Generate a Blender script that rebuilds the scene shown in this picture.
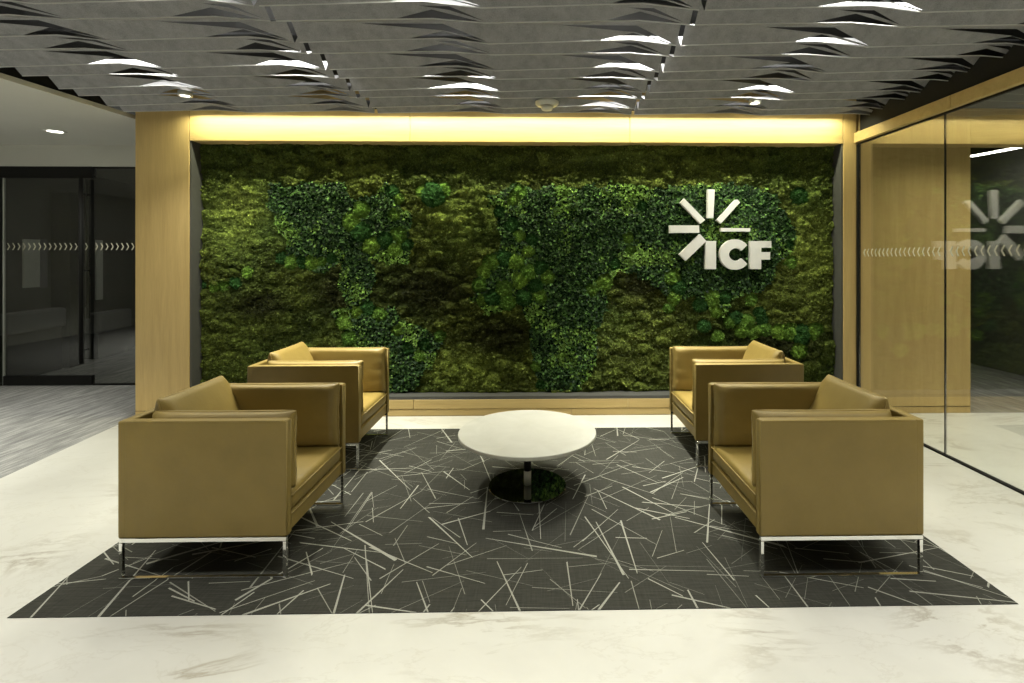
import bpy, bmesh, math, random
import numpy as np
from mathutils import Vector, Matrix, noise

for o in list(bpy.data.objects):
    bpy.data.objects.remove(o)
SC = bpy.context.scene
COL = SC.collection

# ------------------------------------------------------------------ camera
FPX, PCX, PCY, EYE = 505.0, 548.0, 258.0, 1.5
PSI = math.atan(10 / 505.0)
cam_d = bpy.data.cameras.new('camera')
cam_d.sensor_width = 36.0
cam_d.lens = FPX / 1024 * 36.0
cam_d.shift_x = (512 - PCX) / 1024
cam_d.shift_y = (PCY - 341.5) / 1024
cam_d.clip_start = 0.05
cam = bpy.data.objects.new('camera', cam_d)
cam.location = (0, 0, EYE)
cam.rotation_euler = (math.pi / 2, 0, -PSI)
COL.objects.link(cam)
SC.camera = cam

# ------------------------------------------------------------------ world, exposure
W = bpy.data.worlds.new('world')
SC.world = W
W.use_nodes = True
W.node_tree.nodes['Background'].inputs[0].default_value = (0.9, 0.92, 0.8, 1)
W.node_tree.nodes['Background'].inputs[1].default_value = 0.05
SC.view_settings.view_transform = 'Standard'
SC.view_settings.look = 'None'
SC.view_settings.gamma = 1
SC.view_settings.use_curve_mapping = False
SC.view_settings.exposure = 0.0

# ------------------------------------------------------------------ large room lights
WARM = (1.0, 0.98, 0.88)
def area(name, loc, rot, sx, sy, power, color=WARM, spread=180):
    d = bpy.data.lights.new(name, 'AREA')
    d.shape = 'RECTANGLE'; d.size = sx; d.size_y = sy
    d.energy = power; d.color = color; d.spread = math.radians(spread)
    o = bpy.data.objects.new(name, d)
    o.location = loc; o.rotation_euler = rot
    COL.objects.link(o)
    return o
# rows of ceiling luminaires in front of and above the seating (lobby lighting)
for x in (-2.4, 0.0, 2.4):
    area('lobby_light', (x, 1.55, 2.80), (0, 0, 0), 1.3, 0.25, 17, spread=78)
    area('lobby_light', (x, -0.9, 2.80), (0, 0, 0), 1.3, 0.3, 38, spread=104)
# linear lamps in the two seams of the felt ceiling
for x in (-1.482, 0.877):
    area('seam_lamp_glow', (x, 3.88, 2.845), (0, 0, 0), 0.018, 0.75, 24, (1.0, 0.98, 0.86), 66)
# two small downlights set in the felt ceiling
for x, y in ((-2.871, 4.166), (1.85, 4.27)):
    area('downlight_glow', (x, y, 2.785), (0, 0, 0), 0.12, 0.12, 12, spread=110)
# wall washer slot along the planted wall
area('wall_washer_glow', (-0.17, 4.703, 2.868), (math.radians(-3), 0, 0), 6.15, 0.02, 76, (1.0, 0.98, 0.66), 165)
# corridor on the left
area('corridor_glow', (-5.02, 5.35, 2.80), (0, 0, 0), 0.15, 0.15, 8, spread=110)
area('corridor_fill', (-5.8, 2.4, 2.80), (0, 0, 0), 0.6, 0.6, 210, (1.0, 0.99, 0.9), 110)  # added lamp, brightens the carpet and bounces onto the plaster ceiling
area('office_fill', (-5.0, 7.6, 2.72), (0, 0, 0), 0.6, 0.3, 9, (1.0, 0.99, 0.9))  # added lamp so the room behind the doors shows
# side room past the glass: lamps added to brighten its floor and timber
area('side_room_fill', (4.5, 4.1, 2.90), (0, 0, 0), 2.4, 0.2, 22, (1.0, 0.98, 0.80), 110)
area('side_room_fill', (4.6, 2.0, 2.90), (0, 0, 0), 1.2, 0.8, 60, spread=110)

# ------------------------------------------------------------------ pixel -> place helpers (measuring only)
_c, _s = math.cos(PSI), math.sin(PSI)
def _ray(x, y):
    dx = (x - PCX) / FPX; dz = -(y - PCY) / FPX
    return (_s + dx * _c, _c - dx * _s, dz)
def onZ(x, y, z=0):
    r = _ray(x, y); t = (z - EYE) / r[2]
    return Vector((r[0] * t, r[1] * t, z))
def onY(x, y, Y):
    r = _ray(x, y); t = Y / r[1]
    return Vector((r[0] * t, Y, EYE + r[2] * t))

# ------------------------------------------------------------------ material helpers
def new_mat(name):
    m = bpy.data.materials.new(name); m.use_nodes = True
    nt = m.node_tree
    return m, nt, nt.nodes['Principled BSDF']
def N(nt, t, **kw):
    n = nt.nodes.new(t)
    for k, v in kw.items():
        if k in ('inputs',):
            for a, b in v.items(): n.inputs[a].default_value = b
        else: setattr(n, k, v)
    return n
def ramp(nt, fac, stops, interp='LINEAR'):
    r = nt.nodes.new('ShaderNodeValToRGB'); r.color_ramp.interpolation = interp
    e = r.color_ramp.elements
    while len(e) < len(stops): e.new(0.5)
    for i, (p, c) in enumerate(stops):
        e[i].position = p; e[i].color = (c[0], c[1], c[2], 1) if len(c) == 3 else c
    nt.links.new(fac, r.inputs[0])
    return r.outputs[0]
def coords(nt, scale=(1, 1, 1), rot=(0, 0, 0), kind='Object'):
    tc = nt.nodes.new('ShaderNodeTexCoord'); mp = nt.nodes.new('ShaderNodeMapping')
    mp.inputs['Scale'].default_value = scale; mp.inputs['Rotation'].default_value = rot
    nt.links.new(tc.outputs[kind], mp.inputs[0])
    return mp.outputs[0]
def noise_tex(nt, vec, scale, detail=4, rough=0.55, dist=0):
    n = nt.nodes.new('ShaderNodeTexNoise')
    n.inputs['Scale'].default_value = scale; n.inputs['Detail'].default_value = detail
    n.inputs['Roughness'].default_value = rough; n.inputs['Distortion'].default_value = dist
    nt.links.new(vec, n.inputs['Vector'])
    return n.outputs[0]
def mathn(nt, op, a, b=None, c=None):
    n = nt.nodes.new('ShaderNodeMath'); n.operation = op
    for i, v in enumerate((a, b, c)):
        if v is None: continue
        if isinstance(v, (int, float)): n.inputs[i].default_value = v
        else: nt.links.new(v, n.inputs[i])
    return n.outputs[0]
def mixc(nt, fac, a, b, mode='MIX'):
    n = nt.nodes.new('ShaderNodeMix'); n.data_type = 'RGBA'; n.blend_type = mode
    for sock, v in ((n.inputs[0], fac), (n.inputs[6], a), (n.inputs[7], b)):
        if isinstance(v, (int, float)): sock.default_value = v
        elif isinstance(v, tuple): sock.default_value = (v[0], v[1], v[2], 1)
        else: nt.links.new(v, sock)
    return n.outputs[2]
def bump(nt, bsdf, h, strength=0.2, dist=0.01):
    b = nt.nodes.new('ShaderNodeBump'); b.inputs['Strength'].default_value = strength
    b.inputs['Distance'].default_value = dist
    nt.links.new(h, b.inputs['Height']); nt.links.new(b.outputs[0], bsdf.inputs['Normal'])
def plain(name, col, rough=0.5, metal=0.0, var=0.06, nscale=20, spec=0.5):
    m, nt, p = new_mat(name)
    v = coords(nt)
    n = noise_tex(nt, v, nscale, 3)
    lo = tuple(c * (1 - var) for c in col); hi = tuple(min(1, c * (1 + var)) for c in col)
    nt.links.new(ramp(nt, n, [(0.3, lo), (0.7, hi)]), p.inputs['Base Color'])
    p.inputs['Roughness'].default_value = rough; p.inputs['Metallic'].default_value = metal
    p.inputs['Specular IOR Level'].default_value = spec
    return m

# marble porcelain floor
M_marble, nt, p = new_mat('cream_marble')
v = coords(nt, (1, 1, 1), (0, 0, 0.6))
v2 = coords(nt, (0.55, 1.5, 1), (0, 0, 0.62))
warp = noise_tex(nt, v2, 1.6, 9, 0.62, 0.7)
vein1 = mathn(nt, 'ABSOLUTE', mathn(nt, 'SUBTRACT', warp, 0.5))
mask = noise_tex(nt, coords(nt, (1, 1, 1), (0, 0, 0.3)), 1.3, 2, 0.5)
cv = ramp(nt, vein1, [(0.0, (1, 1, 1)), (0.007, (.75, .75, .75)), (0.03, (0, 0, 0))])
cm = ramp(nt, mask, [(0.50, (0, 0, 0)), (0.66, (1, 1, 1))])
vfac = mixc(nt, 1.0, cv, cm, 'MULTIPLY')
cloud = noise_tex(nt, v, 1.2, 6, 0.6, 0.3)
basec = ramp(nt, cloud, [(0.35, (0.50, 0.492, 0.45)), (0.65, (0.58, 0.575, 0.53))])
warp2 = noise_tex(nt, coords(nt, (0.8, 2.0, 1), (0, 0, 0.35)), 2.6, 8, 0.6, 0.5)
v2b = mathn(nt, 'ABSOLUTE', mathn(nt, 'SUBTRACT', warp2, 0.53))
cv2 = ramp(nt, v2b, [(0.0, (0.28, 0.28, 0.28)), (0.012, (0, 0, 0))])
c1 = mixc(nt, vfac, basec, (0.34, 0.315, 0.26))
c2 = mixc(nt, cv2, c1, (0.40, 0.375, 0.32))
nt.links.new(c2, p.inputs['Base Color'])
p.inputs['Roughness'].default_value = 0.33
p.inputs['Specular IOR Level'].default_value = 0.35

# grey streaked plank carpet
M_carpet, nt, p = new_mat('grey_streaked_carpet')
v = coords(nt, (9, 0.9, 1), (0, 0, 0.12))
n1 = noise_tex(nt, v, 3.0, 6, 0.65, 0.4)
n2 = noise_tex(nt, coords(nt), 160, 2)
c = ramp(nt, n1, [(0.32, (0.07, 0.07, 0.066)), (0.5, (0.20, 0.20, 0.19)), (0.66, (0.42, 0.42, 0.39))])
nt.links.new(mixc(nt, 0.35, c, ramp(nt, n2, [(0.3, (0.1, 0.1, 0.1)), (0.7, (0.4, 0.4, 0.4))])), p.inputs['Base Color'])
p.inputs['Roughness'].default_value = 0.9
bump(nt, p, n2, 0.3, 0.004)

# maple veneer
def wood(name, a, b, vertical=True, seed=0.0):
    m, nt, p = new_mat(name)
    sc = (7, 7, 0.55) if vertical else (0.55, 7, 9)
    v = coords(nt, sc)
    n1 = noise_tex(nt, v, 2.2, 6, 0.6, 0.5)
    n2 = noise_tex(nt, coords(nt, (60, 60, 2) if vertical else (2, 60, 60)), 3.0, 3)
    c = ramp(nt, n1, [(0.3, a), (0.7, b)])
    c = mixc(nt, 0.12, c, ramp(nt, n2, [(0.4, tuple(x * 0.6 for x in a)), (0.6, b)]))
    nt.links.new(c, p.inputs['Base Color'])
    p.inputs['Roughness'].default_value = 0.42
    p.inputs['Specular IOR Level'].default_value = 0.4
    return m
M_maple = wood('maple_veneer_vertical', (0.50, 0.35, 0.135), (0.60, 0.44, 0.18))
M_mapleh = wood('maple_veneer_horizontal', (0.50, 0.36, 0.14), (0.60, 0.45, 0.19), False)

# felt
M_felt, nt, p = new_mat('heather_grey_felt')
v = coords(nt)
n1 = noise_tex(nt, v, 220, 3, 0.7); n2 = noise_tex(nt, v, 14, 4, 0.6)
c = ramp(nt, n1, [(0.3, (0.17, 0.17, 0.173)), (0.7, (0.32, 0.32, 0.326))])
c = mixc(nt, 0.25, c, ramp(nt, n2, [(0.35, (0.17, 0.17, 0.175)), (0.65, (0.42, 0.42, 0.43))]))
nt.links.new(c, p.inputs['Base Color']); p.inputs['Roughness'].default_value = 0.95
p.inputs['Specular IOR Level'].default_value = 0.1
bump(nt, p, n1, 0.25, 0.003)

M_feltlit = plain('felt_lit_edge', (0.50, 0.50, 0.49), 0.95, spec=0.1, nscale=200)  # light caught along the lips, put into a paler felt colour
# leather
M_leather, nt, p = new_mat('tan_leather')
v = coords(nt)
n1 = noise_tex(nt, v, 6, 4, 0.55); n2 = noise_tex(nt, v, 240, 3, 0.6)
c = ramp(nt, n1, [(0.25, (0.215, 0.152, 0.038)), (0.75, (0.258, 0.184, 0.048))])
nt.links.new(c, p.inputs['Base Color'])
p.inputs['Roughness'].default_value = 0.46
p.inputs['Specular IOR Level'].default_value = 0.42
bump(nt, p, mathn(nt, 'ADD', mathn(nt, 'MULTIPLY', n1, 3.0), mathn(nt, 'MULTIPLY', n2, 0.25)), 0.22, 0.006)
M_piping = plain('tan_leather_piping', (0.31, 0.225, 0.068), 0.5, nscale=40)

M_chrome = plain('polished_chrome', (0.86, 0.86, 0.84), 0.06, 1.0, 0.02)
M_darkchrome = plain('dark_polished_steel', (0.20, 0.21, 0.20), 0.04, 1.0, 0.03)
M_black = plain('black_metal', (0.010, 0.010, 0.009), 0.6, spec=0.2)
M_reveal = plain('grey_metal_reveal', (0.075, 0.075, 0.07), 0.6, 0.0)
M_plaster = plain('painted_plaster', (0.55, 0.55, 0.49), 0.9, nscale=3, var=0.02)
M_rear = plain('rear_wall_paint', (0.36, 0.35, 0.30), 0.9, nscale=3, var=0.03)
M_plenum = plain('dark_plenum_paint', (0.02, 0.02, 0.018), 0.95)
M_darkwall = plain('dark_grey_wall_paint', (0.14, 0.145, 0.125), 0.8, nscale=3)
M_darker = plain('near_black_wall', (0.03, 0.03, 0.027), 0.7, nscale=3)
M_white = plain('white_acrylic', (0.70, 0.70, 0.67), 0.45, var=0.02)
M_plastic = plain('white_plastic', (0.62, 0.62, 0.56), 0.4, var=0.02)
M_bench = plain('dark_grey_bench_fabric', (0.10, 0.10, 0.11), 0.8)
M_pale = plain('pale_grey_panel', (0.42, 0.43, 0.40), 0.7)
M_soil = plain('dark_backing_board', (0.020, 0.018, 0.012), 0.95)

# light table top stone
M_top, nt, p = new_mat('pale_stone_top')
v = coords(nt)
n = noise_tex(nt, v, 5, 6, 0.65, 0.5)
nt.links.new(ramp(nt, n, [(0.3, (0.42, 0.415, 0.37)), (0.7, (0.50, 0.495, 0.45))]), p.inputs['Base Color'])
p.inputs['Roughness'].default_value = 0.38
M_edge = plain('table_top_edge', (0.46, 0.45, 0.38), 0.4)

def emis(name, col, s):
    m, nt, p = new_mat(name)
    p.inputs['Base Color'].default_value = (*col, 1)
    p.inputs['Emission Color'].default_value = (*col, 1)
    p.inputs['Emission Strength'].default_value = s
    return m
M_lamp = emis('lit_lamp_diffuser', (1.0, 0.97, 0.85), 6)

# glass: transparent body with Fresnel reflection
def glass(name, ior, tint):
    m = bpy.data.materials.new(name); m.use_nodes = True
    nt = m.node_tree; nt.nodes.clear()
    out = nt.nodes.new('ShaderNodeOutputMaterial'); mx = nt.nodes.new('ShaderNodeMixShader')
    tr = nt.nodes.new('ShaderNodeBsdfTransparent'); gl = nt.nodes.new('ShaderNodeBsdfGlossy')
    fr = nt.nodes.new('ShaderNodeFresnel')
    ge = nt.nodes.new('ShaderNodeNewGeometry')   # same reflectance from either side of the pane
    nt.links.new(mathn(nt, 'MULTIPLY_ADD', ge.outputs['Backfacing'], 1 / ior - ior, ior), fr.inputs['IOR'])
    tr.inputs[0].default_value = (*tint, 1); gl.inputs['Roughness'].default_value = 0.0
    # faint surface variation keeps the pane procedural
    nz = noise_tex(nt, coords(nt), 2.0, 2)
    nt.links.new(ramp(nt, nz, [(0.3, (0.95, 0.96, 0.94)), (0.7, (1, 1, 1))]), gl.inputs['Color'])
    nt.links.new(fr.outputs[0], mx.inputs[0]); nt.links.new(tr.outputs[0], mx.inputs[1])
    nt.links.new(gl.outputs[0], mx.inputs[2]); nt.links.new(mx.outputs[0], out.inputs[0])
    return m
M_glass = glass('clear_partition_glass', 2.0, (0.97, 0.975, 0.95))
M_glassd = glass('dark_door_glass', 1.55, (0.82, 0.83, 0.80))
M_frost = plain('frosted_chevron_film', (0.50, 0.49, 0.38), 0.8)

# ------------------------------------------------------------------ object helpers
def tag(o, label=None, cat=None, group=None, kind=None):
    if label: o['label'] = label
    if cat: o['category'] = cat
    if group: o['group'] = group
    if kind: o['kind'] = kind
    return o
def empty(name, loc=(0, 0, 0), rz=0):
    o = bpy.data.objects.new(name, None); o.location = loc; o.rotation_euler = (0, 0, rz)
    o.empty_display_size = 0.1
    COL.objects.link(o)
    return o
def link(name, bm, mat, parent=None, smooth=False, mats=None):
    me = bpy.data.meshes.new(name)
    bmesh.ops.recalc_face_normals(bm, faces=bm.faces)
    bm.to_mesh(me); bm.free()
    for mm in (mats or [mat]): me.materials.append(mm)
    if smooth:
        for f in me.polygons: f.use_smooth = True
    o = bpy.data.objects.new(name, me); COL.objects.link(o)
    if parent: o.parent = parent
    return o
def box(bm, x0, x1, y0, y1, z0, z1, bev=0.0, seg=2, mi=0):
    vs = [bm.verts.new((x, y, z)) for x in (x0, x1) for y in (y0, y1) for z in (z0, z1)]
    idx = [(0, 1, 3, 2), (4, 6, 7, 5), (0, 4, 5, 1), (2, 3, 7, 6), (0, 2, 6, 4), (1, 5, 7, 3)]
    fs = [bm.faces.new([vs[i] for i in f]) for f in idx]
    for f in fs: f.material_index = mi
    if bev > 0:
        es = set(e for f in fs for e in f.edges)
        bmesh.ops.bevel(bm, geom=list(es), offset=bev, segments=seg, affect='EDGES', profile=0.5)
    return vs
def boxo(name, dims, mat, parent=None, bev=0.0, seg=2, smooth=False):
    bm = bmesh.new(); box(bm, *dims, bev=bev, seg=seg)
    return link(name, bm, mat, parent, smooth)
def struct(o):
    o['kind'] = 'structure'; return o
def cyl(bm, x, y, z0, z1, r0, r1=None, n=32):
    r1 = r0 if r1 is None else r1
    a = [bm.verts.new((x + r0 * math.cos(2 * math.pi * i / n), y + r0 * math.sin(2 * math.pi * i / n), z0)) for i in range(n)]
    b = [bm.verts.new((x + r1 * math.cos(2 * math.pi * i / n), y + r1 * math.sin(2 * math.pi * i / n), z1)) for i in range(n)]
    for i in range(n): bm.faces.new((a[i], a[(i + 1) % n], b[(i + 1) % n], b[i]))
    bm.faces.new(a[::-1]); bm.faces.new(b)
def lathe(bm, prof, x=0, y=0, n=64):
    rings = []
    for r, z in prof:
        if r < 1e-6: rings.append([bm.verts.new((x, y, z))])
        else: rings.append([bm.verts.new((x + r * math.cos(2 * math.pi * i / n), y + r * math.sin(2 * math.pi * i / n), z)) for i in range(n)])
    for A, B in zip(rings, rings[1:]):
        for i in range(n):
            j = (i + 1) % n
            if len(A) == 1: bm.faces.new((A[0], B[j], B[i]))
            elif len(B) == 1: bm.faces.new((A[i], A[j], B[0]))
            else: bm.faces.new((A[i], A[j], B[j], B[i]))
def tube(bm, pts, r, n=6, closed=False):
    P = [Vector(p) for p in pts]; rings = []
    m = len(P)
    for i in range(m):
        a = P[(i - 1) % m] if (closed or i > 0) else P[i]
        b = P[(i + 1) % m] if (closed or i < m - 1) else P[i]
        t = (b - a).normalized()
        up = Vector((0, 0, 1)) if abs(t.z) < 0.9 else Vector((1, 0, 0))
        u = t.cross(up).normalized(); w = t.cross(u).normalized()
        rings.append([bm.verts.new(P[i] + r * (math.cos(2 * math.pi * k / n) * u + math.sin(2 * math.pi * k / n) * w)) for k in range(n)])
    rng = range(m) if closed else range(m - 1)
    for i in rng:
        A, B = rings[i], rings[(i + 1) % m]
        # match closest start to avoid twists
        off = min(range(n), key=lambda k: (A[0].co - B[k].co).length)
        for k in range(n):
            bm.faces.new((A[k], A[(k + 1) % n], B[(k + 1 + off) % n], B[(k + off) % n]))
    if not closed:
        bm.faces.new(rings[0]); bm.faces.new(rings[-1][::-1])
def prism_y(bm, poly, y0, y1):
    """polygon of (x, z) extruded along y"""
    a = [bm.verts.new((x, y0, z)) for x, z in poly]; b = [bm.verts.new((x, y1, z)) for x, z in poly]
    n = len(poly)
    bm.faces.new(a); bm.faces.new(b[::-1])
    for i in range(n): bm.faces.new((a[i], b[i], b[(i + 1) % n], a[(i + 1) % n]))
def prism_z(bm, poly, z0, z1):
    a = [bm.verts.new((x, y, z0)) for x, y in poly]; b = [bm.verts.new((x, y, z1)) for x, y in poly]
    n = len(poly)
    bm.faces.new(a[::-1]); bm.faces.new(b)
    for i in range(n): bm.faces.new((a[i], a[(i + 1) % n], b[(i + 1) % n], b[i]))

# ================================================================== SETTING
YW = 4.81            # plane of the planted wall's timber frame
YM = 5.04            # back of the planted recess
XL, XR = -3.275, 2.94
ZB = 2.604           # underside of timber beam
# floors
bm = bmesh.new()
prism_z(bm, [(-3.20, -4.0), (6.17, -4.0), (6.17, YW), (-3.80, YW), (-3.64, 3.35), (-3.50, 2.2)], -0.06, 0.0)
struct(link('floor', bm, M_marble))
bm = bmesh.new()
prism_z(bm, [(-9.0, -4.0), (-3.20, -4.0), (-3.50, 2.2), (-3.64, 3.35), (-3.80, YW), (-3.77, 11.0), (-9.0, 11.0)], -0.06, 0.0)
struct(link('floor_carpet', bm, M_carpet))
bm = bmesh.new()
prism_z(bm, [(4.19, YW), (6.17, YW), (6.17, 10.0), (4.19, 10.0)], -0.06, 0.0)
struct(link('floor_carpet', bm, M_carpet))
# ceilings
struct(boxo('ceiling', (-3.89, 3.35, -4.0, 5.1, 3.15, 3.2), M_plenum))
bm = bmesh.new()
prism_z(bm, [(-9.0, -4.0), (-3.98, -4.0), (-3.945, 3.78), (-3.83, 4.89), (-3.79, 5.0), (-3.77, 6.02), (-9.0, 6.02)], 2.82, 2.86)
struct(link('ceiling_plaster', bm, M_plaster))
struct(boxo('trim_1', (-4.05, -3.99, -4.0, 4.80, 2.861, 3.15), M_plenum))
struct(boxo('ceiling_side_room', (3.36, 6.25, -4.0, 10.0, 2.95, 3.0), M_darkwall))
struct(boxo('trim_2', (3.10, 3.35, -4.0, YW - .01, 2.70, 3.15), M_plenum))
# walls
struct(boxo('wall_rear', (-9.1, 6.3, -4.1, -4.0, -0.05, 3.2), M_rear))
struct(boxo('wall_left', (-9.1, -9.0, -4.0, 11.0, -0.05, 3.2), M_plaster))
struct(boxo('wall_right', (6.17, 6.27, -4.0, 10.0, -0.05, 3.2), M_darkwall))
struct(boxo('wall_side_room_back', (3.0, 6.17, 10.0, 10.1, -0.05, 3.2), M_darkwall))
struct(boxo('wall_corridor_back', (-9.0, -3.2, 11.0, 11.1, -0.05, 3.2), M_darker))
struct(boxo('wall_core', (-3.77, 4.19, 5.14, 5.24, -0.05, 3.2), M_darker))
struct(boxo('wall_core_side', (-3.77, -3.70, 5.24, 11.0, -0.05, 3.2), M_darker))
struct(boxo('wall_core_side', (4.10, 4.19, 5.24, 10.0, -0.05, 3.2), M_darkwall))
struct(boxo('wall_bulkhead', (-9.0, -3.77, 6.02, 6.20, 2.575, 3.0), M_plaster))
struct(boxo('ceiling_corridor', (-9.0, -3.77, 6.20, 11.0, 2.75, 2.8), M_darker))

# --- timber around the planting
# column left and right
for (a, b, nm) in ((-3.775, XL - 0.004, 'wall_column_left'), (XR + 0.006, 3.070, 'wall_column_right')):
    c = struct(boxo(nm, (a, b, YW, 5.14, 0.0, 3.1), M_maple, bev=0.002, seg=1))
    struct(boxo('trim_plinth_line', (a + .002, b - .002, YW - .0008, YW + .01, 0.062, 0.066), M_soil, c))
# beam boards (seams at the joints seen in the photo)
sx = [XL, onY(410, 128, YW).x, onY(630, 128, YW).x, XR]
for a, b in zip(sx, sx[1:]):
    struct(boxo('trim_beam', (a + 0.002, b - 0.002, YW, 5.14, ZB, 3.1), M_mapleh, bev=0.002, seg=1))
# base boards
bx = [XL, onY(390, 404, YW).x + 0.22, onY(628, 404, YW).x, XR]
for a, b in zip(bx, bx[1:]):
    struct(boxo('baseboard_upper', (a + 0.002, b - 0.002, YW, 5.14, 0.069, 0.155), M_mapleh, bev=0.0015, seg=1))
bx = [XL, onY(571, 411, YW).x, XR]
for a, b in zip(bx, bx[1:]):
    struct(boxo('baseboard_lower', (a + 0.002, b - 0.002, YW + .006, 5.14, 0.0, 0.064), M_mapleh, bev=0.0015, seg=1))
# reveal lining of the recess
struct(boxo('trim_sill', (XL, XR, YW + .004, 5.13, 0.156, 0.185), M_reveal))
struct(boxo('trim_reveal_left', (XL - .003, XL + 0.012, YW + .01, 5.13, 0.186, ZB), M_reveal))
struct(boxo('trim_reveal_right', (XR - 0.012, XR + .005, YW + .01, 5.13, 0.186, ZB), M_reveal))

# --- right: timber wall past the glass, header, beam over opening
struct(boxo('wall_timber_right', (3.098, 4.19, YW, 5.14, 0.0, 2.949), M_maple, bev=0.002, seg=1))
struct(boxo('baseboard_right', (3.098, 4.185, YW - .002, YW + .01, 0.062, 0.067), M_soil))
struct(boxo('wall_over_opening', (4.19, 6.17, YW, 4.95, 2.60, 2.949), M_mapleh))
HD = [(-4.0, 0.4), (0.4, 2.1), (2.1, 3.66), (3.66, 4.80)]
for a, b in HD:
    struct(boxo('trim_header', (3.035, 3.098, a + .002, b - .002, 2.605, 2.70), M_mapleh, bev=0.003, seg=1))
struct(boxo('trim_header_track', (3.075, 3.098, -4.0, 4.80, 2.590, 2.6045), M_black))
struct(boxo('trim_floor_track', (3.070, 3.100, -4.0, 4.80, 0.0005, 0.014), M_black))
struct(boxo('trim_wall_channel', (3.0725, 3.0975, 4.785, YW + .002, 0.015, 2.59), M_black))

def chevrons(name, parent, origin, along, count, pitch, h, th, apex_dir, mat, zc, nrm):
    """row of chevrons on a vertical plane; along = unit vector, nrm = small offset vector"""
    bm = bmesh.new()
    al = Vector(along); o = Vector(origin)
    for i in range(count):
        c = o + al * (i * pitch)
        s = apex_dir
        pts = [(-0.5 * s, 1), (-0.5 * s + th * s / (h * 0.36), 1), (0.5 * s + th * s * .5 / (h * 0.36), 0), (-0.5 * s + th * s / (h * 0.36), -1), (-0.5 * s, -1), (0.5 * s - th * s * .5 / (h * 0.36), 0)]
        vs = []
        for a, b in pts:
            q = c + al * (a * h * 0.36) + Vector((0, 0, zc + b * h / 2)) + Vector(nrm)
            vs.append(bm.verts.new(q))
        vs2 = [bm.verts.new(v.co + Vector(nrm) * 0.8) for v in vs]
        for quad in ((0, 1, 2, 5), (5, 2, 3, 4)):
            bm.faces.new([vs[k] for k in quad]); bm.faces.new([vs2[k] for k in quad][::-1])
        for k in range(6): bm.faces.new((vs[k], vs[(k + 1) % 6], vs2[(k + 1) % 6], vs2[k]))
    return struct(link(name, bm, mat, parent))

# glass partition panes along the right side (joint at Y 3.77)
panes = [(-4.0, -1.75), (-1.75, 0.1), (0.1, 1.93), (1.93, 3.765), (3.765, 4.785)]
for i, (a, b) in enumerate(panes):
    g = struct(boxo('window_%d' % (i + 1), (3.080, 3.090, a + .004, b - .004, 0.014, 2.590), M_glass))
    n = int((b - a - 0.06) / 0.052)
    chevrons('frosted_chevrons', g, (3.0795, a + 0.05, 0), (0, 1, 0), n, 0.052, 0.072, 0.013, 1, M_frost, 1.55, (-0.0006, 0, 0))
    if b < 4.7:
        struct(boxo('pane_joint', (3.079, 3.091, b - .0035, b + .0035, 0.014, 2.590), M_black, g))

# --- left: glass doors at Y 6.05
YD = 6.06
xs = [onY(4, 300, YD).x, onY(93, 300, YD).x]
d1 = struct(boxo('door_1', (xs[0] + .004, xs[1] - .004, YD, YD + .012, 0.09, 2.44), M_glassd))
struct(boxo('door_header', (xs[0] - .03, xs[1], YD - .02, YD + .05, 2.44, 2.575), M_black, d1))
struct(boxo('door_bottom_rail', (xs[0] + .004, xs[1] - .004, YD - .015, YD + .03, 0.006, 0.115), M_black, d1))
struct(boxo('door_edge_strip', (xs[0] - .012, xs[0] + .004, YD - .004, YD + .016, 0.006, 2.44), M_pale, d1))
for yy, pxx, z0 in ((YD - 0.07, 81, 0.27), (YD + 0.08, 88, 0.78)):
    xh = onY(pxx, 300, yy).x
    bm = bmesh.new(); cyl(bm, xh, yy, z0, 2.43, 0.022, n=16)
    for zz in (z0 + .15, 1.35, 2.25):
        tube(bm, [(xh, yy, zz), (xh, YD + .006, zz)], 0.010, 8)
    struct(link('door_handle', bm, M_black, d1, True))
s1 = struct(boxo('window_6', (xs[1] + .004, -3.78, YD, YD + .012, 0.012, 2.555), M_glassd))
struct(boxo('window_rail', (xs[1], -3.776, YD - .006, YD + .02, 0.0, 0.02), M_black, s1))
struct(boxo('window_rail', (xs[1], -3.776, YD - .006, YD + .02, 2.555, 2.575), M_black, s1))
s2 = struct(boxo('window_7', (-9.0, xs[0] - .014, YD, YD + .012, 0.012, 2.555), M_glassd))
struct(boxo('window_rail', (-9.0, xs[0] - .03, YD - .006, YD + .02, 0.0, 0.02), M_black, s2))
struct(boxo('window_rail', (-9.0, xs[0] - .03, YD - .02, YD + .05, 2.44, 2.575), M_black, s2))
def chev_run(par, x0, x1):
    n = int((x1 - x0 - .04) / 0.060)
    chevrons('frosted_chevrons', par, (x0 + .04, YD - .0005, 0), (1, 0, 0), n, 0.060, 0.082, 0.014, 1, M_frost, 1.635, (0, -0.0006, 0))
chev_run(d1, xs[0] + .01, xs[1]); chev_run(s1, xs[1], -3.8); chev_run(s2, -8.9, xs[0] - .03)

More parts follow.
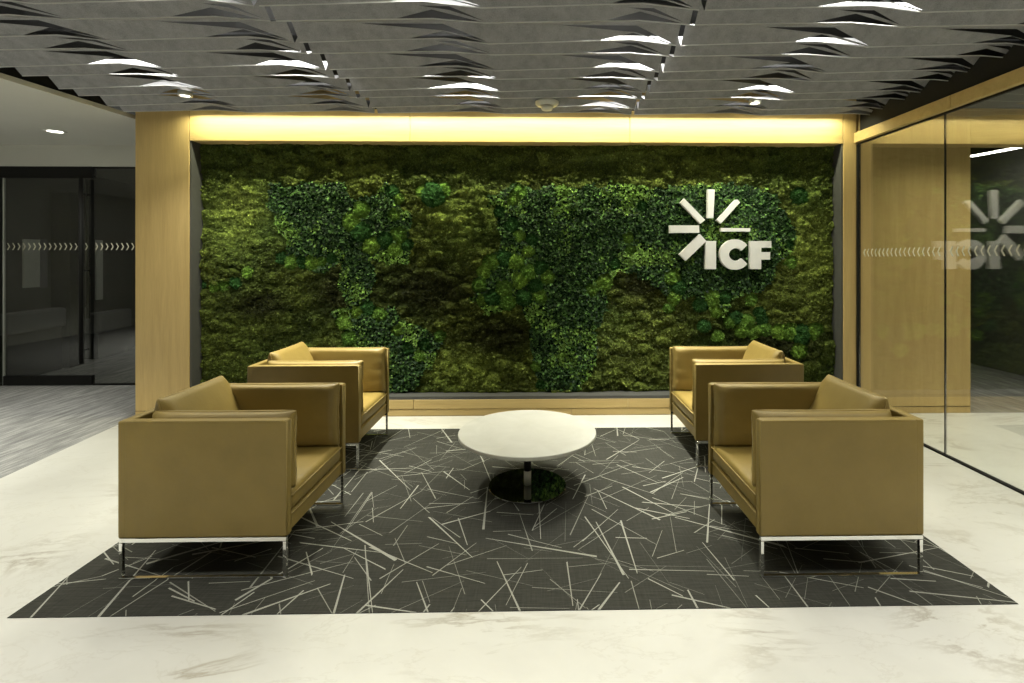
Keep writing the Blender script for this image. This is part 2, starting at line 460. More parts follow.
# room behind the glass doors: slanting dark wall with pale panels and a long bench
A = onZ(2, 381); B = onZ(136, 346)
dv = (B - A).normalized(); nv = Vector((dv.y, -dv.x, 0))
if nv.dot(A) > 0: nv = -nv
A2 = A - dv * 0.35; L = (B - A2).length * 1.0
def slant(name, u0, u1, d0, d1_, z0, z1, mat, parent=None, bev=0):
    """box along the slanting wall: u along it, d out from it towards the lobby"""
    bm = bmesh.new()
    vs = box(bm, u0, u1, d0, d1_, z0, z1, bev=bev)
    M = Matrix(((dv.x, nv.x, 0, A2.x), (dv.y, nv.y, 0, A2.y), (0, 0, 1, 0), (0, 0, 0, 1)))
    bmesh.ops.transform(bm, matrix=M, verts=bm.verts)
    return link(name, bm, mat, parent)
def u_at(px):
    """where the sight line of a column meets the slanting wall"""
    r = _ray(px, 300)
    # A2 + u dv = t r
    det = dv.x * (-r[1]) - (-r[0]) * dv.y
    u = ((-A2.x) * (-r[1]) - (-r[0]) * (-A2.y)) / det
    p_ = A2 + dv * u
    t = p_.y / r[1]
    return u, t
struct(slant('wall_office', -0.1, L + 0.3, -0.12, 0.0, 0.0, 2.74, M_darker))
def zat(px, y):
    u, t = u_at(px); return EYE - (y - PCY) / FPX * t
for (p0, p1, y0, y1, m) in ((22, 38, 239, 288, M_pale), (38.5, 46, 239, 288, M_bench), (95, 101.5, 240, 300, M_pale)):
    u0, u1 = u_at(p0)[0], u_at(p1)[0]
    struct(slant('window_office_panel', u0, u1, 0.0, 0.02, zat(p0, y1), zat(p0, y0), m))
bench = empty('bench', A2)
tag(bench, 'long dark grey upholstered bench behind the left glass doors', 'bench')
for (p0, p1) in ((-14, 50), (82, 118)):
    u0, u1 = u_at(p0)[0], u_at(p1)[0]
    zt, zb = zat((p0 + p1) / 2, 311), zat((p0 + p1) / 2, 331)
    o = slant('seat_cushion', u0 + .02, u1 - .02, 0.02, 0.22, zb, zt, M_bench, bev=0.03)
    o.parent = bench; o.matrix_parent_inverse = Matrix.Translation(-A2)
    o = slant('bench_base', u0 + .05, u1 - .05, 0.02, 0.18, 0.0, zb - .001, M_darker)
    o.parent = bench; o.matrix_parent_inverse = Matrix.Translation(-A2)
u0, u1 = u_at(51)[0], u_at(66)[0]
struct(slant('wall_office_pier', u0, u1, 0.0, 0.23, 0.0, 2.4, M_black))

# linear lamp in the dark room at the right
pa = onZ(970, 157, 2.8); pb = onZ(1026, 146.7, 2.8)
dd = (pb - pa).normalized(); L2 = (pb - pa).length + 0.5
rl = empty('linear_ceiling_light', pa)
rl.rotation_euler = (0, 0, math.atan2(dd.y, dd.x))
tag(rl, 'bright linear ceiling light in the dark room beyond the right glass wall', 'ceiling light')
boxo('housing', (0, L2, -0.045, 0.045, 0.012, 0.15), M_black, rl)
boxo('diffuser', (0.01, L2 - .01, -0.035, 0.035, 0.0, 0.0118), emis('linear_lamp_diffuser', (1, 0.98, 0.88), 18), rl)

# ================================================================== FELT BAFFLE CEILING
ZC = 2.83
PIT = 0.225
lips = []
y_ = 4.655
for k in range(38):
    lips.append((y_, 'N' if k % 2 == 0 else 'W'))
    y_ -= 0.17 if k % 2 == 0 else 0.28
DX, RISE = 0.105, 0.082       # horizontal run and height of each slanting face
def face_pt(yl, x, h, lift=0.0):
    """point on a row's slanting face at height fraction h (0 lip, 1 top)"""
    return (x, yl - DX * h, ZC + lift * (1 - h) + RISE * h)
def strip(x0, x1, yl, typ, rng, nxt):
    """one folded row: slanting face with two leaf-shaped openings per half, a lip, and the sheet rising behind"""
    bm = bmesh.new()
    W2 = (x1 - x0) / 2
    r = lambda a: rng.uniform(-a, a)
    brk = []
    LIFT = 0.034 if typ == 'W' else 0.022
    for k in range(2):
        s = x0 + k * W2; e = s + W2; tip = e - (0.03 if k == 1 else 0.0)
        if typ == 'W': lb, hb, ab, mb = -0.74 + r(.05), 0.88, -0.30 + r(.04), 0.46
        else: lb, hb, ab, mb = -0.36 + r(.05), 0.62, -0.20 + r(.03), 0.44
        la, aa, ha = -0.52 + r(.06), -0.29 + r(.03), (0.42 if typ == 'W' else 0.42)
        xa = e + aa
        lift = lambda x: LIFT * ((x - s) / (xa - s) if x < xa else max(0.0, (e - x) / (e - xa)))
        P = lambda x, h: bm.verts.new(face_pt(yl, x, h, lift(x)))
        brk += [(s, 0.0), (xa, LIFT)] + ([(e, 0.0)] if k == 1 else [])
        tl, tr, bl, br = P(s, 1), P(e, 1), P(s, 0), P(e, 0)
        Lb, Ab, Mb, Rb = P(e + lb, hb), P(e + ab, hb), P(e + ab, mb), P(tip, 0.05)
        La, Aa, Ra = P(e + la, 0), P(e + aa, ha), P(tip - .012, 0.0)
        tLb, tAb = P(e + lb, 1), P(e + ab, 1)
        bm.faces.new((bl, La, Lb, tLb, tl)) if lb < la else bm.faces.new((bl, La, Aa, Lb, tLb, tl))
        bm.faces.new((Lb, Ab, tAb, tLb)); bm.faces.new((Ab, Rb, tr, tAb)); bm.faces.new((Ra, br, tr, Rb))
        if lb < la: bm.faces.new((La, Aa, Mb, Lb)); bm.faces.new((Aa, Ra, Rb, Mb))
        else: bm.faces.new((Aa, Mb, Lb)); bm.faces.new((Aa, Ra, Rb, Mb))
    th = 0.0025
    def sheet(a, b, la_, lb_, mi=0):
        for (xa_, fa), (xb_, fb) in zip(brk, brk[1:]):
            q = [bm.verts.new(p_) for p_ in ((xa_, a[0], a[1] + fa * la_), (xb_, a[0], a[1] + fb * la_), (xb_, b[0], b[1] + fb * lb_), (xa_, b[0], b[1] + fa * lb_))]
            bm.faces.new(q).material_index = mi
    sheet((yl, ZC), (yl + .001, ZC - 0.0055), 1, 1, 1)
    sheet((yl + .001, ZC - 0.0055), (yl + .006, ZC - 0.005), 1, 1, 1)
    if nxt is None: sheet((yl + .006, ZC - .005), (yl + 0.012, ZC + RISE), 1, 0)
    else: sheet((yl + .006, ZC - .005), (nxt - DX, ZC + RISE), 1, 0)
    bmesh.ops.remove_doubles(bm, verts=bm.verts, dist=0.0003)
    return bm
rng = random.Random(4)
panels = [(-3.76, -1.497, 'left run of folded grey felt baffles over the timber column'),
          (-1.467, 0.862, 'middle run of folded grey felt baffles between the two seams, over the coffee table'),
          (0.892, 3.255, 'right run of folded grey felt baffles, ending beside the glass wall')]
for a, b, lab in panels:
    t = empty('felt_ceiling_panel', ((a + b) / 2, 2.0, ZC))
    tag(t, lab, 'ceiling panel', 'folded felt ceiling panels')
    for k, (yl, ty) in enumerate(lips):
        bm = strip(a, b, yl, ty, rng, lips[k - 1][0] if k else None)
        bmesh.ops.translate(bm, verts=bm.verts, vec=(-(a + b) / 2, -2.0, -ZC))
        me_o = link('baffle_strip', bm, None, t, mats=[M_felt, M_feltlit])
# short lamps hidden above the felt, shining through the folded openings
PL = [(-2.95, 3.66), (-2.95, 3.88), (-1.85, 3.45), (-1.85, 3.66), (-0.62, 3.88), (-0.62, 4.10), (-0.60, 2.55), (0.60, 2.97),
      (0.62, 3.20), (0.55, 3.66), (0.55, 4.36), (1.85, 2.75), (1.80, 2.97), (1.55, 3.20), (1.75, 4.13), (-2.0, 2.55), (2.95, 2.3)]
for x, y in PL:
    area('plenum_lamp_glow', (x, y - 0.10, ZC + 0.17), (math.radians(18), 0, 0), 0.62, 0.05, 8.0, (1, 0.99, 0.93), 150)

# downlights and sensor under the felt
def downlight(x, y, z, label, r=0.045):
    t = empty('recessed_downlight', (x, y, z))
    tag(t, label, 'downlight', 'small ceiling downlights')
    bm = bmesh.new(); lathe(bm, [(r * 0.78, 0.0), (r, -0.004), (r * 1.12, 0.0), (r * 1.12, 0.035), (r * 0.78, 0.035), (r * .78, 0.0)], n=32)
    link('trim_ring', bm, M_plastic, t, True)
    bm = bmesh.new(); lathe(bm, [(0, 0.003), (r * 0.77, 0.003), (r * .77, 0.02), (0, 0.02)], n=32)
    link('lamp_disc', bm, M_lamp, t)
downlight(-2.871, 4.166, 2.818, 'small lit downlight among the felt folds at the left, near the timber column')
downlight(1.85, 4.27, 2.818, 'small lit downlight among the felt folds at the right, above the wall logo')
downlight(-5.019, 5.349, 2.813, 'lit round downlight in the plain plaster ceiling before the glass doors', 0.085)
t = empty('ceiling_sensor', (0.077, 4.333, 2.83))
tag(t, 'round white ceiling sensor hanging under the middle felt panel', 'sensor')
bm = bmesh.new(); lathe(bm, [(0, 0.02), (0.075, 0.02), (0.10, 0.008), (0.10, -0.008), (0.085, -0.022), (0.055, -0.026), (0.055, -0.026)], n=40)
link('base', bm, M_plastic, t, True)
bm = bmesh.new(); lathe(bm, [(0, -0.024), (0.052, -0.024), (0.050, -0.050), (0.042, -0.060), (0, -0.062)], n=40)
link('sensor_head', bm, M_plastic, t, True)

# ================================================================== PLANTED WALL
def poly_mask(px, py, poly):
    inside = np.zeros(px.shape, bool)
    n = len(poly)
    for i in range(n):
        x1, y1 = poly[i]; x2, y2 = poly[(i + 1) % n]
        if y1 == y2: continue
        c = ((y1 > py) != (y2 > py)) & (px < (x2 - x1) * (py - y1) / (y2 - y1) + x1)
        inside ^= c
    return inside
def vnoise(x, z, f, seed):
    """smooth value noise in numpy"""
    r = np.random.RandomState(seed); G = r.rand(257, 257)
    X = x * f + 50; Z = z * f + 50
    xi = np.floor(X).astype(int); zi = np.floor(Z).astype(int)
    fx = X - xi; fz = Z - zi
    fx = fx * fx * (3 - 2 * fx); fz = fz * fz * (3 - 2 * fz)
    g = lambda a, b: G[a % 257, b % 257]
    return (g(xi, zi) * (1 - fx) + g(xi + 1, zi) * fx) * (1 - fz) + (g(xi, zi + 1) * (1 - fx) + g(xi + 1, zi + 1) * fx) * fz
def fbm(x, z, f, seed, o=4):
    s = 0; a = 1; t = 0
    for k in range(o):
        s = s + a * vnoise(x, z, f * 2 ** k, seed + k); t += a; a *= 0.5
    return s / t
def worley(x, z, f, seed, sz=1.0):
    """distance to nearest point and its id hash"""
    X = x * f; Z = z * f * sz
    xi = np.floor(X).astype(int); zi = np.floor(Z).astype(int)
    r = np.random.RandomState(seed); PX = r.rand(256, 256); PZ = r.rand(256, 256); ID = r.rand(256, 256)
    best = np.full(x.shape, 9.0); ids = np.zeros(x.shape)
    for a in (-1, 0, 1):
        for b in (-1, 0, 1):
            ci = (xi + a) % 256; cj = (zi + b) % 256
            d = np.hypot(xi + a + PX[ci, cj] - X, zi + b + PZ[ci, cj] - Z)
            m = d < best
            best = np.where(m, d, best); ids = np.where(m, ID[ci, cj], ids)
    return best, ids
YP = 4.97
def toX(px, py): return onY(px, py, YP).x
# scale of the wall in the photo: metres -> measuring pixels
def w2p(X, Z):
    f = X * _s + YP * _c
    return PCX + FPX * (X * _c - YP * _s) / f, PCY - FPX * (Z - EYE) / f

LEAFY = [
 [(272,186),(300,182),(345,184),(352,200),(372,200),(383,186),(400,186),(402,196),(395,205),(408,215),(414,240),(410,262),(390,262),(366,256),(356,262),(335,262),(322,270),(300,264),(284,258),(288,240),(276,225),(272,205)],
 [(488,200),(503,192),(513,186),(545,188),(600,185),(660,187),(730,186),(765,189),(780,195),(787,215),(795,232),(792,252),(775,262),(768,285),(745,292),(728,300),(722,316),(705,310),(690,296),(672,300),(650,286),(632,276),(612,272),(606,290),(608,312),(596,330),(600,350),(590,372),(575,392),(545,394),(536,372),(528,350),(530,325),(522,306),(505,304),(486,312),(474,296),(476,276),(492,262),(505,248),(500,232),(494,214)],
 [(335,312),(352,304),(372,306),(392,312),(412,326),(436,334),(446,342),(436,352),(430,368),(420,382),(404,396),(386,397),(380,372),(360,350),(344,335)],
 [(418,190),(436,187),(450,186),(446,198),(438,207),(430,210),(422,203)],
 [(495,268),(520,258),(545,262),(552,280),(545,300),(520,306),(496,308),(478,300),(474,284)],
 [(340,262),(372,256),(380,275),(372,300),(352,310),(338,290)],
]
BUN = [(282,258,6),(292,262,7),(302,262,6),(312,263,7),(322,262,5),(333,258,6),(352,222,9),(362,232,10),(372,246,9),(362,210,9),(385,240,8),(395,250,7),(400,235,8),(408,245,6),(395,215,6),
       (433,195,12),(424,192,7),(444,190,7),(393,192,7),(398,198,6),
       (480,285,7),(484,272,7),(492,262,8),(504,258,8),(516,262,8),(528,272,8),(540,268,7),(548,277,7),(536,286,7),(520,280,8),(504,288,8),(492,298,8),(482,300,6),(508,302,8),(524,298,8),(540,296,7),
       (500,212,6),(514,200,6),(520,192,7),(512,225,7),(520,236,6),(532,240,6),(528,252,6),
       (672,278,8),(678,288,8),(674,298,7),(668,308,5),(700,305,7),(712,298,8),(724,297,7),(716,312,6),(746,322,8),(736,318,7),(754,332,7),(764,329,7),(778,331,8),(789,332,9),(800,334,10),(812,332,7),(816,329,6),(704,326,7),(718,336,6),(759,312,6),(797,350,8),(751,300,6),(762,320,6),(742,330,7),(730,322,6),
       (798,196,8),(790,262,6),(788,245,5),(604,282,8),(592,290,6),(614,264,6),(345,322,8),(350,338,8),(357,312,6),(536,366,5),(541,385,5),(542,393,4),(630,250,5),(642,206,5),(628,238,5),
       (202,285,4),(214,288,5),(224,286,5),(236,283,6),(248,272,6),(440,336,6),(425,344,6),(420,356,6),(408,348,6),(398,330,6),(380,314,7),(368,308,7)]
x0w, x1w, z0w, z1w = XL + 0.014, XR - 0.014, 0.187, ZB - 0.002
nx, nz = 620, 240
gx, gz = np.meshgrid(np.linspace(x0w, x1w, nx), np.linspace(z0w, z1w, nz))
px, py = w2p(gx, gz)
jx = px + 14 * (fbm(gx, gz, 5, 11) - .5) + 7 * (fbm(gx, gz, 20, 12) - .5); jy = py + 14 * (fbm(gx, gz, 5, 13) - .5) + 7 * (fbm(gx, gz, 20, 14) - .5)
leafm = np.zeros(px.shape, bool)
for pl in LEAFY: leafm |= poly_mask(jx, jy, pl)
bunh = np.zeros(px.shape); bunid = np.zeros(px.shape)
for i, (bx_, by_, r_) in enumerate(BUN):
    r_ *= 1.15
    d2 = ((px + 3 * (fbm(gx, gz, 30, 15) - .5) - bx_) ** 2 + (py - by_) ** 2) / (r_ * r_)
    h = np.clip(1 - d2 * (0.75 + .7 * fbm(gx, gz, 26, 16, 2)), 0, 1) ** .5 * r_ * 0.0065 * (.6 + .8 * fbm(gx, gz, 34, 17, 2))
    bunid = np.where(h > bunh, (i * 0.618) % 1.0, bunid); bunh = np.maximum(bunh, h)
# mounds of flat moss
wd = gx + 0.10 * (fbm(gx, gz, 7, 21) - .5); wz = gz + 0.08 * (fbm(gx, gz, 7, 22) - .5)
d1w, id1 = worley(wd, wz, 7.5, 31, 1.7); d2w, id2 = worley(wd, wz, 19, 33, 1.5)
m1 = np.sqrt(np.clip(1 - (d1w / 0.85) ** 2, 0, 1)); m2 = np.sqrt(np.clip(1 - (d2w / 0.85) ** 2, 0, 1))
big = fbm(gx, gz, 1.1, 41, 3)
fine = fbm(gx, gz, 45, 51, 3)
relief = 0.5 + 0.9 * (fbm(gx, gz, 1.6, 61, 2))
H = 0.024 + relief * (0.046 * m1 * (0.35 + 1.0 * id1) + 0.024 * m2 * (.3 + id2)) + 0.022 * fine + 0.05 * (big - .4)
H = np.where(leafm, 0.068 + 0.034 * fbm(gx, gz, 9, 71, 3) + 0.012 * fine, H)
H = np.where(bunh > 0, 0.045 + bunh + 0.012 * fine, H)
H = np.clip(H, 0.012, 0.14)
# colours: species of moss, patch by patch
yel = np.clip(fbm(gx, gz, 2.2, 81, 3) * 1.6 - .35, 0, 1)
up = np.clip((gz - 0.6) / 1.5, 0, 1)
def C(r, g, b): return np.array((r, g, b))
olive = C(.085, .098, .024); lime = C(.19, .22, .05); dk = C(.034, .034, .014); green = C(.045, .080, .024)
t_ = (0.35 * yel + 0.65 * id1)[..., None]
col = olive * (1 - t_) + lime * t_
t2 = np.clip(fbm(gx, gz, 1.7, 91, 3) * 3 - 1.3, 0, 1)[..., None]
col = col * (1 - .6 * t2) + green * .6 * t2
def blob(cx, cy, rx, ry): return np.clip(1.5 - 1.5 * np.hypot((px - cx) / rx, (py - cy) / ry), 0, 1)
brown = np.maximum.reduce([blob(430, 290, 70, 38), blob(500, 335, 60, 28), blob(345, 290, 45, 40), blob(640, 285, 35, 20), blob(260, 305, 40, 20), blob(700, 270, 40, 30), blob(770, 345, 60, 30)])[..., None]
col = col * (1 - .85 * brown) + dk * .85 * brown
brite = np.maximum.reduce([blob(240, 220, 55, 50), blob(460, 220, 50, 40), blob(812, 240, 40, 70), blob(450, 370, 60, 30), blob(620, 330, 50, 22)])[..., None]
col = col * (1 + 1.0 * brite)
leafc = C(.012, .028, .010)
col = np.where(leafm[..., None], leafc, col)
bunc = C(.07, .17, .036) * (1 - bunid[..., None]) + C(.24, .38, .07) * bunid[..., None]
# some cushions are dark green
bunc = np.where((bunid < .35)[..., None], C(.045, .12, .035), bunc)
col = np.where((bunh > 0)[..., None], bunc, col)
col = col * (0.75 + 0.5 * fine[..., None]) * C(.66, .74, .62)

mw = empty('moss_wall', (-0.17, YM, 0.187))
tag(mw, 'wide green wall of preserved moss and foliage recessed in a timber frame', 'green wall')
OX, OY, OZ = mw.location
boxo('backing_board', (x0w - OX, x1w - OX, 0.0, 0.10, z0w - OZ + .001, z1w - OZ), M_soil, mw)
def grid_obj(name, X, Y, Z, colr, mat, parent):
    me = bpy.data.meshes.new(name)
    nzz, nxx = X.shape
    co = np.stack([X - OX, Y - OY, Z - OZ], -1).reshape(-1, 3)
    i = np.arange(nzz * nxx).reshape(nzz, nxx)
    f = np.stack([i[:-1, :-1], i[:-1, 1:], i[1:, 1:], i[1:, :-1]], -1).reshape(-1, 4)
    me.vertices.add(len(co)); me.vertices.foreach_set('co', co.ravel().astype(np.float32))
    me.loops.add(f.size); me.loops.foreach_set('vertex_index', f.ravel().astype(np.int32))
    me.polygons.add(len(f)); me.polygons.foreach_set('loop_start', np.arange(0, f.size, 4, dtype=np.int32))
    me.polygons.foreach_set('loop_total', np.full(len(f), 4, np.int32))
    me.update(calc_edges=True)
    me.polygons.foreach_set('use_smooth', np.ones(len(f), bool))
    ca = me.color_attributes.new('species', 'FLOAT_COLOR', 'POINT')
    cc = np.concatenate([colr.reshape(-1, 3), np.ones((len(co), 1))], 1)
    ca.data.foreach_set('color', cc.ravel().astype(np.float32))
    me.materials.append(mat)
    o = bpy.data.objects.new(name, me); COL.objects.link(o); o.parent = parent
    return o
def moss_mat(name, rough, spec, nscale, bstr):
    m, nt, p = new_mat(name)
    a = nt.nodes.new('ShaderNodeAttribute'); a.attribute_name = 'species'
    v = coords(nt); n = noise_tex(nt, v, nscale, 4, 0.7)
    c = mixc(nt, 1.0, a.outputs['Color'], ramp(nt, n, [(0.3, (.45, .45, .45)), (0.7, (1.5, 1.5, 1.4))]), 'MULTIPLY')
    nt.links.new(c, p.inputs['Base Color'])
    p.inputs['Roughness'].default_value = rough; p.inputs['Specular IOR Level'].default_value = spec
    if bstr: bump(nt, p, n, bstr, 0.02)
    return m
M_moss = moss_mat('moss', 0.95, 0.1, 70, 0.8)
M_leaf = moss_mat('glossy_small_leaves', 0.5, 0.22, 30, 0)
M_sprig = moss_mat('moss_sprigs', 0.8, 0.2, 40, 0)
# close the rim so the bed meets the board
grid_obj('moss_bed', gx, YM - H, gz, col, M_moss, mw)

def leaves(name, n, ok, size, lift, colf, mat, seed, tilt):
    """n small folded leaves scattered where ok(i, j) of the grid"""
    r = np.random.RandomState(seed)
    ii, jj = np.nonzero(ok)
    k = r.randint(0, len(ii), n)
    a, b = ii[k], jj[k]
    X = gx[a, b] + (r.rand(n) - .5) * 0.012; Z = gz[a, b] + (r.rand(n) - .5) * 0.012
    s = size * (0.6 + 0.8 * r.rand(n))
    X = np.clip(X, x0w + .02, x1w - .02); Z = np.clip(Z, z0w + .02, z1w - .02)
    Y = YM - H[a, b] - lift * r.rand(n)
    base = np.stack([X, Y, Z], -1)
    nrm = np.stack([r.randn(n) * tilt, -np.ones(n), 0.35 + r.randn(n) * tilt], -1)
    nrm /= np.linalg.norm(nrm, axis=1, keepdims=True)
    t = r.randn(n, 3); t -= (t * nrm).sum(1, keepdims=True) * nrm; t /= np.linalg.norm(t, axis=1, keepdims=True)
    bt = np.cross(nrm, t)
    S = s[:, None]
    p0 = base - t * S * .5; p1 = base + bt * S * .38 + nrm * S * .16; p2 = base + t * S * .55 - nrm * S * .10; p3 = base - bt * S * .38 + nrm * S * .16
    co = np.stack([p0, p1, p2, p3], 1).reshape(-1, 3) - np.array((OX, OY, OZ))
    q = np.arange(n * 4).reshape(n, 4)
    f = np.concatenate([q[:, [0, 1, 2]], q[:, [0, 2, 3]]], 0)
    me = bpy.data.meshes.new(name)
    me.vertices.add(len(co)); me.vertices.foreach_set('co', co.ravel().astype(np.float32))
    me.loops.add(f.size); me.loops.foreach_set('vertex_index', f.ravel().astype(np.int32))
    me.polygons.add(len(f)); me.polygons.foreach_set('loop_start', np.arange(0, f.size, 3, dtype=np.int32))
    me.polygons.foreach_set('loop_total', np.full(len(f), 3, np.int32))
    me.update(calc_edges=True)
    cc = np.repeat(colf(a, b, r, n), 4, 0); cc = np.concatenate([cc, np.ones((len(cc), 1))], 1)
    ca = me.color_attributes.new('species', 'FLOAT_COLOR', 'POINT'); ca.data.foreach_set('color', cc.ravel().astype(np.float32))
    me.materials.append(mat)
    o = bpy.data.objects.new(name, me); COL.objects.link(o); o.parent = mw
    o['kind'] = 'stuff'
    return o
def leafcol(a, b, r, n):
    t = r.rand(n, 1); base = C(.010, .034, .009) * (1 - t ** 3) + C(.12, .26, .06) * t ** 3
    lim = (fbm(gx, gz, 4, 101, 3)[a, b] + 0.25 * r.rand(n) > 0.74)[:, None]
    return np.where(lim, C(.16, .30, .05) * (.5 + .8 * t), base)
leaves('foliage_leaves', 30000, leafm & (bunh == 0), 0.027, 0.026, leafcol, M_leaf, 5, 0.55)
def buncol(a, b, r, n): return col[a, b] * (0.7 + 0.8 * r.rand(n, 1)) * 1.25
leaves('cushion_moss_sprigs', 9000, bunh > 0.004, 0.017, 0.012, buncol, M_sprig, 6, 0.8)
def mosscol(a, b, r, n): return col[a, b] * (0.5 + 1.3 * r.rand(n, 1) ** 1.5)
leaves('flat_moss_sprigs', 34000, (~leafm) & (bunh == 0), 0.021, 0.010, mosscol, M_sprig, 7, 0.7)

# --- logo sign on the moss
lg = empty('logo_sign', (1.69, 4.93, 1.39))
tag(lg, 'raised white starburst logo with letters ICF mounted on the moss wall', 'logo sign')
YF, YBk = 4.872, 4.915
def lp(u, v):
    q = onY(640 + u / 5.69, 170 + v / 5.69, YF); return (q.x - 1.69, q.z - 1.39)
def part(name, poly, parent=lg):
    bm = bmesh.new(); prism_y(bm, poly, YF - 4.93, YBk - 4.93)
    o = link(name, bm, M_white, parent)
    # standoff pin back to the board
    cx = sum(p_[0] for p_ in poly) / len(poly); cz = sum(p_[1] for p_ in poly) / len(poly)
    return o, cx, cz
for q in ([(386, 109), (426, 111), (418, 273), (385, 273)], [(229, 186), (252, 162), (371, 284), (345, 305)],
          [(169, 315), (336, 315), (338, 357), (170, 358)], [(224, 480), (262, 516), (378, 404), (341, 364)],
          [(543, 169), (556, 168), (570, 184), (461, 304), (438, 285)], [(460, 330), (628, 331), (627, 350), (460, 349)]):
    o, cx, cz = part('logo_ray', [lp(*k) for k in q])
    bm = bmesh.new(); tube(bm, [(cx, YBk - 4.93 - .002, cz), (cx, YM - 4.93, cz)], 0.006, 8); link('standoff_pin', bm, M_chrome, lg)
part('letter_i', [lp(*k) for k in [(374, 404), (433, 404), (433, 564), (371, 564)]])
part('letter_f', [lp(*k) for k in [(627, 404), (748, 404), (748, 442), (690, 442), (690, 467), (741, 467), (741, 510), (690, 510), (690, 564), (627, 564)]])
cc_ = []; c0 = (542, 481)
for i in range(25):
    a = math.radians(38 + i * (284 / 24)); cc_.append((c0[0] + 88 * math.cos(a), c0[1] - 87 * math.sin(a)))
for i in range(25):
    a = math.radians(322 - i * (284 / 24)); cc_.append((c0[0] + 5 + 40 * math.cos(a), c0[1] - 36 * math.sin(a)))
part('letter_c', [lp(*k) for k in cc_])
for u, v in ((402, 484), (470, 481), (655, 484)):
    x_, z_ = lp(u, v); bm = bmesh.new(); tube(bm, [(x_, YBk - 4.93 - .002, z_), (x_, YM - 4.93, z_)], 0.006, 8); link('standoff_pin', bm, M_chrome, lg)

# channel that holds the washer lamp, hidden above the felt edge
struct(boxo('trim_washer_channel', (-3.25, 2.91, 4.69, 4.72, 2.88, 2.91), M_black))

# ================================================================== RUG
M_rug, nt, p = new_mat('dark_rug_with_pale_scratches')
tc = nt.nodes.new('ShaderNodeTexCoord')
def seg_layer(scale, off, wid, ln, rotb=0.0, prob=1.0):
    mp = nt.nodes.new('ShaderNodeMapping'); mp.inputs['Location'].default_value = (off, off * 1.7, 0)
    mp.inputs['Rotation'].default_value = (0, 0, rotb)
    nt.links.new(tc.outputs['Object'], mp.inputs[0])
    vo = nt.nodes.new('ShaderNodeTexVoronoi'); vo.voronoi_dimensions = '2D'
    vo.inputs['Scale'].default_value = scale; vo.inputs['Randomness'].default_value = 0.9
    nt.links.new(mp.outputs[0], vo.inputs['Vector'])
    sub = nt.nodes.new('ShaderNodeVectorMath'); sub.operation = 'SUBTRACT'
    nt.links.new(mp.outputs[0], sub.inputs[0]); nt.links.new(vo.outputs['Position'], sub.inputs[1])
    sp = nt.nodes.new('ShaderNodeSeparateColor'); nt.links.new(vo.outputs['Color'], sp.inputs[0])
    ang = mathn(nt, 'MULTIPLY', sp.outputs[0], math.pi)
    vr = nt.nodes.new('ShaderNodeVectorRotate'); vr.rotation_type = 'Z_AXIS'
    nt.links.new(sub.outputs[0], vr.inputs['Vector']); nt.links.new(ang, vr.inputs['Angle'])
    sx_ = nt.nodes.new('ShaderNodeSeparateXYZ'); nt.links.new(vr.outputs[0], sx_.inputs[0])
    ax = mathn(nt, 'ABSOLUTE', sx_.outputs[0]); ay = mathn(nt, 'ABSOLUTE', sx_.outputs[1])
    # width tapers along the stroke, varies per stroke
    w = mathn(nt, 'MULTIPLY', mathn(nt, 'ADD', sp.outputs[1], 0.25), wid)
    w = mathn(nt, 'MULTIPLY', w, mathn(nt, 'ADD', 1.0, mathn(nt, 'MULTIPLY', sx_.outputs[0], 2.0)))
    m_ = mathn(nt, 'MULTIPLY', mathn(nt, 'LESS_THAN', ay, w), mathn(nt, 'LESS_THAN', ax, ln))
    m_ = mathn(nt, 'MULTIPLY', m_, mathn(nt, 'LESS_THAN', sp.outputs[2], prob))
    br = mathn(nt, 'ADD', mathn(nt, 'MULTIPLY', sp.outputs[1], 0.6), 0.4)
    return mathn(nt, 'MULTIPLY', m_, br)
tot = None
for (sc_, of, wd_, ln_, rb, pr) in ((2.0, 0.0, .0046, .30, 0, .8), (2.2, 3.1, .0036, .28, .5, .8), (2.6, 7.7, .0030, .24, 1.1, .8), (2.9, 11.3, .0028, .24, 1.9, .8),
                          (3.3, 15.9, .0026, .20, 2.4, .6), (4.2, 21.2, .0025, .16, .8, .6), (5.2, 27.1, .0022, .11, 1.4, .6), (2.3, 33.0, .0026, .30, 2.1, .8), (1.7, 41.0, .0018, .36, 2.8, .9), (3.0, 47.0, .0018, .24, .3, .9)):
    l_ = seg_layer(sc_, of, wd_, ln_, rb, pr)
    tot = l_ if tot is None else mathn(nt, 'MAXIMUM', tot, l_)
nb = noise_tex(nt, coords(nt, (7, 110, 1)), 1, 5, 0.75); nb2 = noise_tex(nt, coords(nt), 260, 2)
nb3 = noise_tex(nt, coords(nt, (110, 5, 1)), 1, 5, 0.75)
basec = mixc(nt, 0.5, ramp(nt, nb, [(0.30, (.014, .014, .011)), (0.70, (.064, .064, .053))]), ramp(nt, nb3, [(0.30, (.020, .020, .016)), (0.70, (.048, .048, .040))]))
brk = ramp(nt, nb2, [(0.25, (0.55, .55, .55)), (0.5, (1, 1, 1))])
fac = mathn(nt, 'MULTIPLY', tot, brk)
nt.links.new(mixc(nt, fac, basec, (0.33, 0.33, 0.285)), p.inputs['Base Color'])
p.inputs['Roughness'].default_value = 0.92; p.inputs['Specular IOR Level'].default_value = 0.15
bump(nt, p, nb2, 0.25, 0.003)
rug = boxo('area_rug', (-2.175, 2.115, -1.15, 1.15, 0, 0.003), M_rug, bev=0.001, seg=1)
rug.location = (-0.035, 3.295, 0.0005)
tag(rug, 'dark charcoal rug with pale crossing scratch lines under the seating group', 'rug')
ZR = 0.004

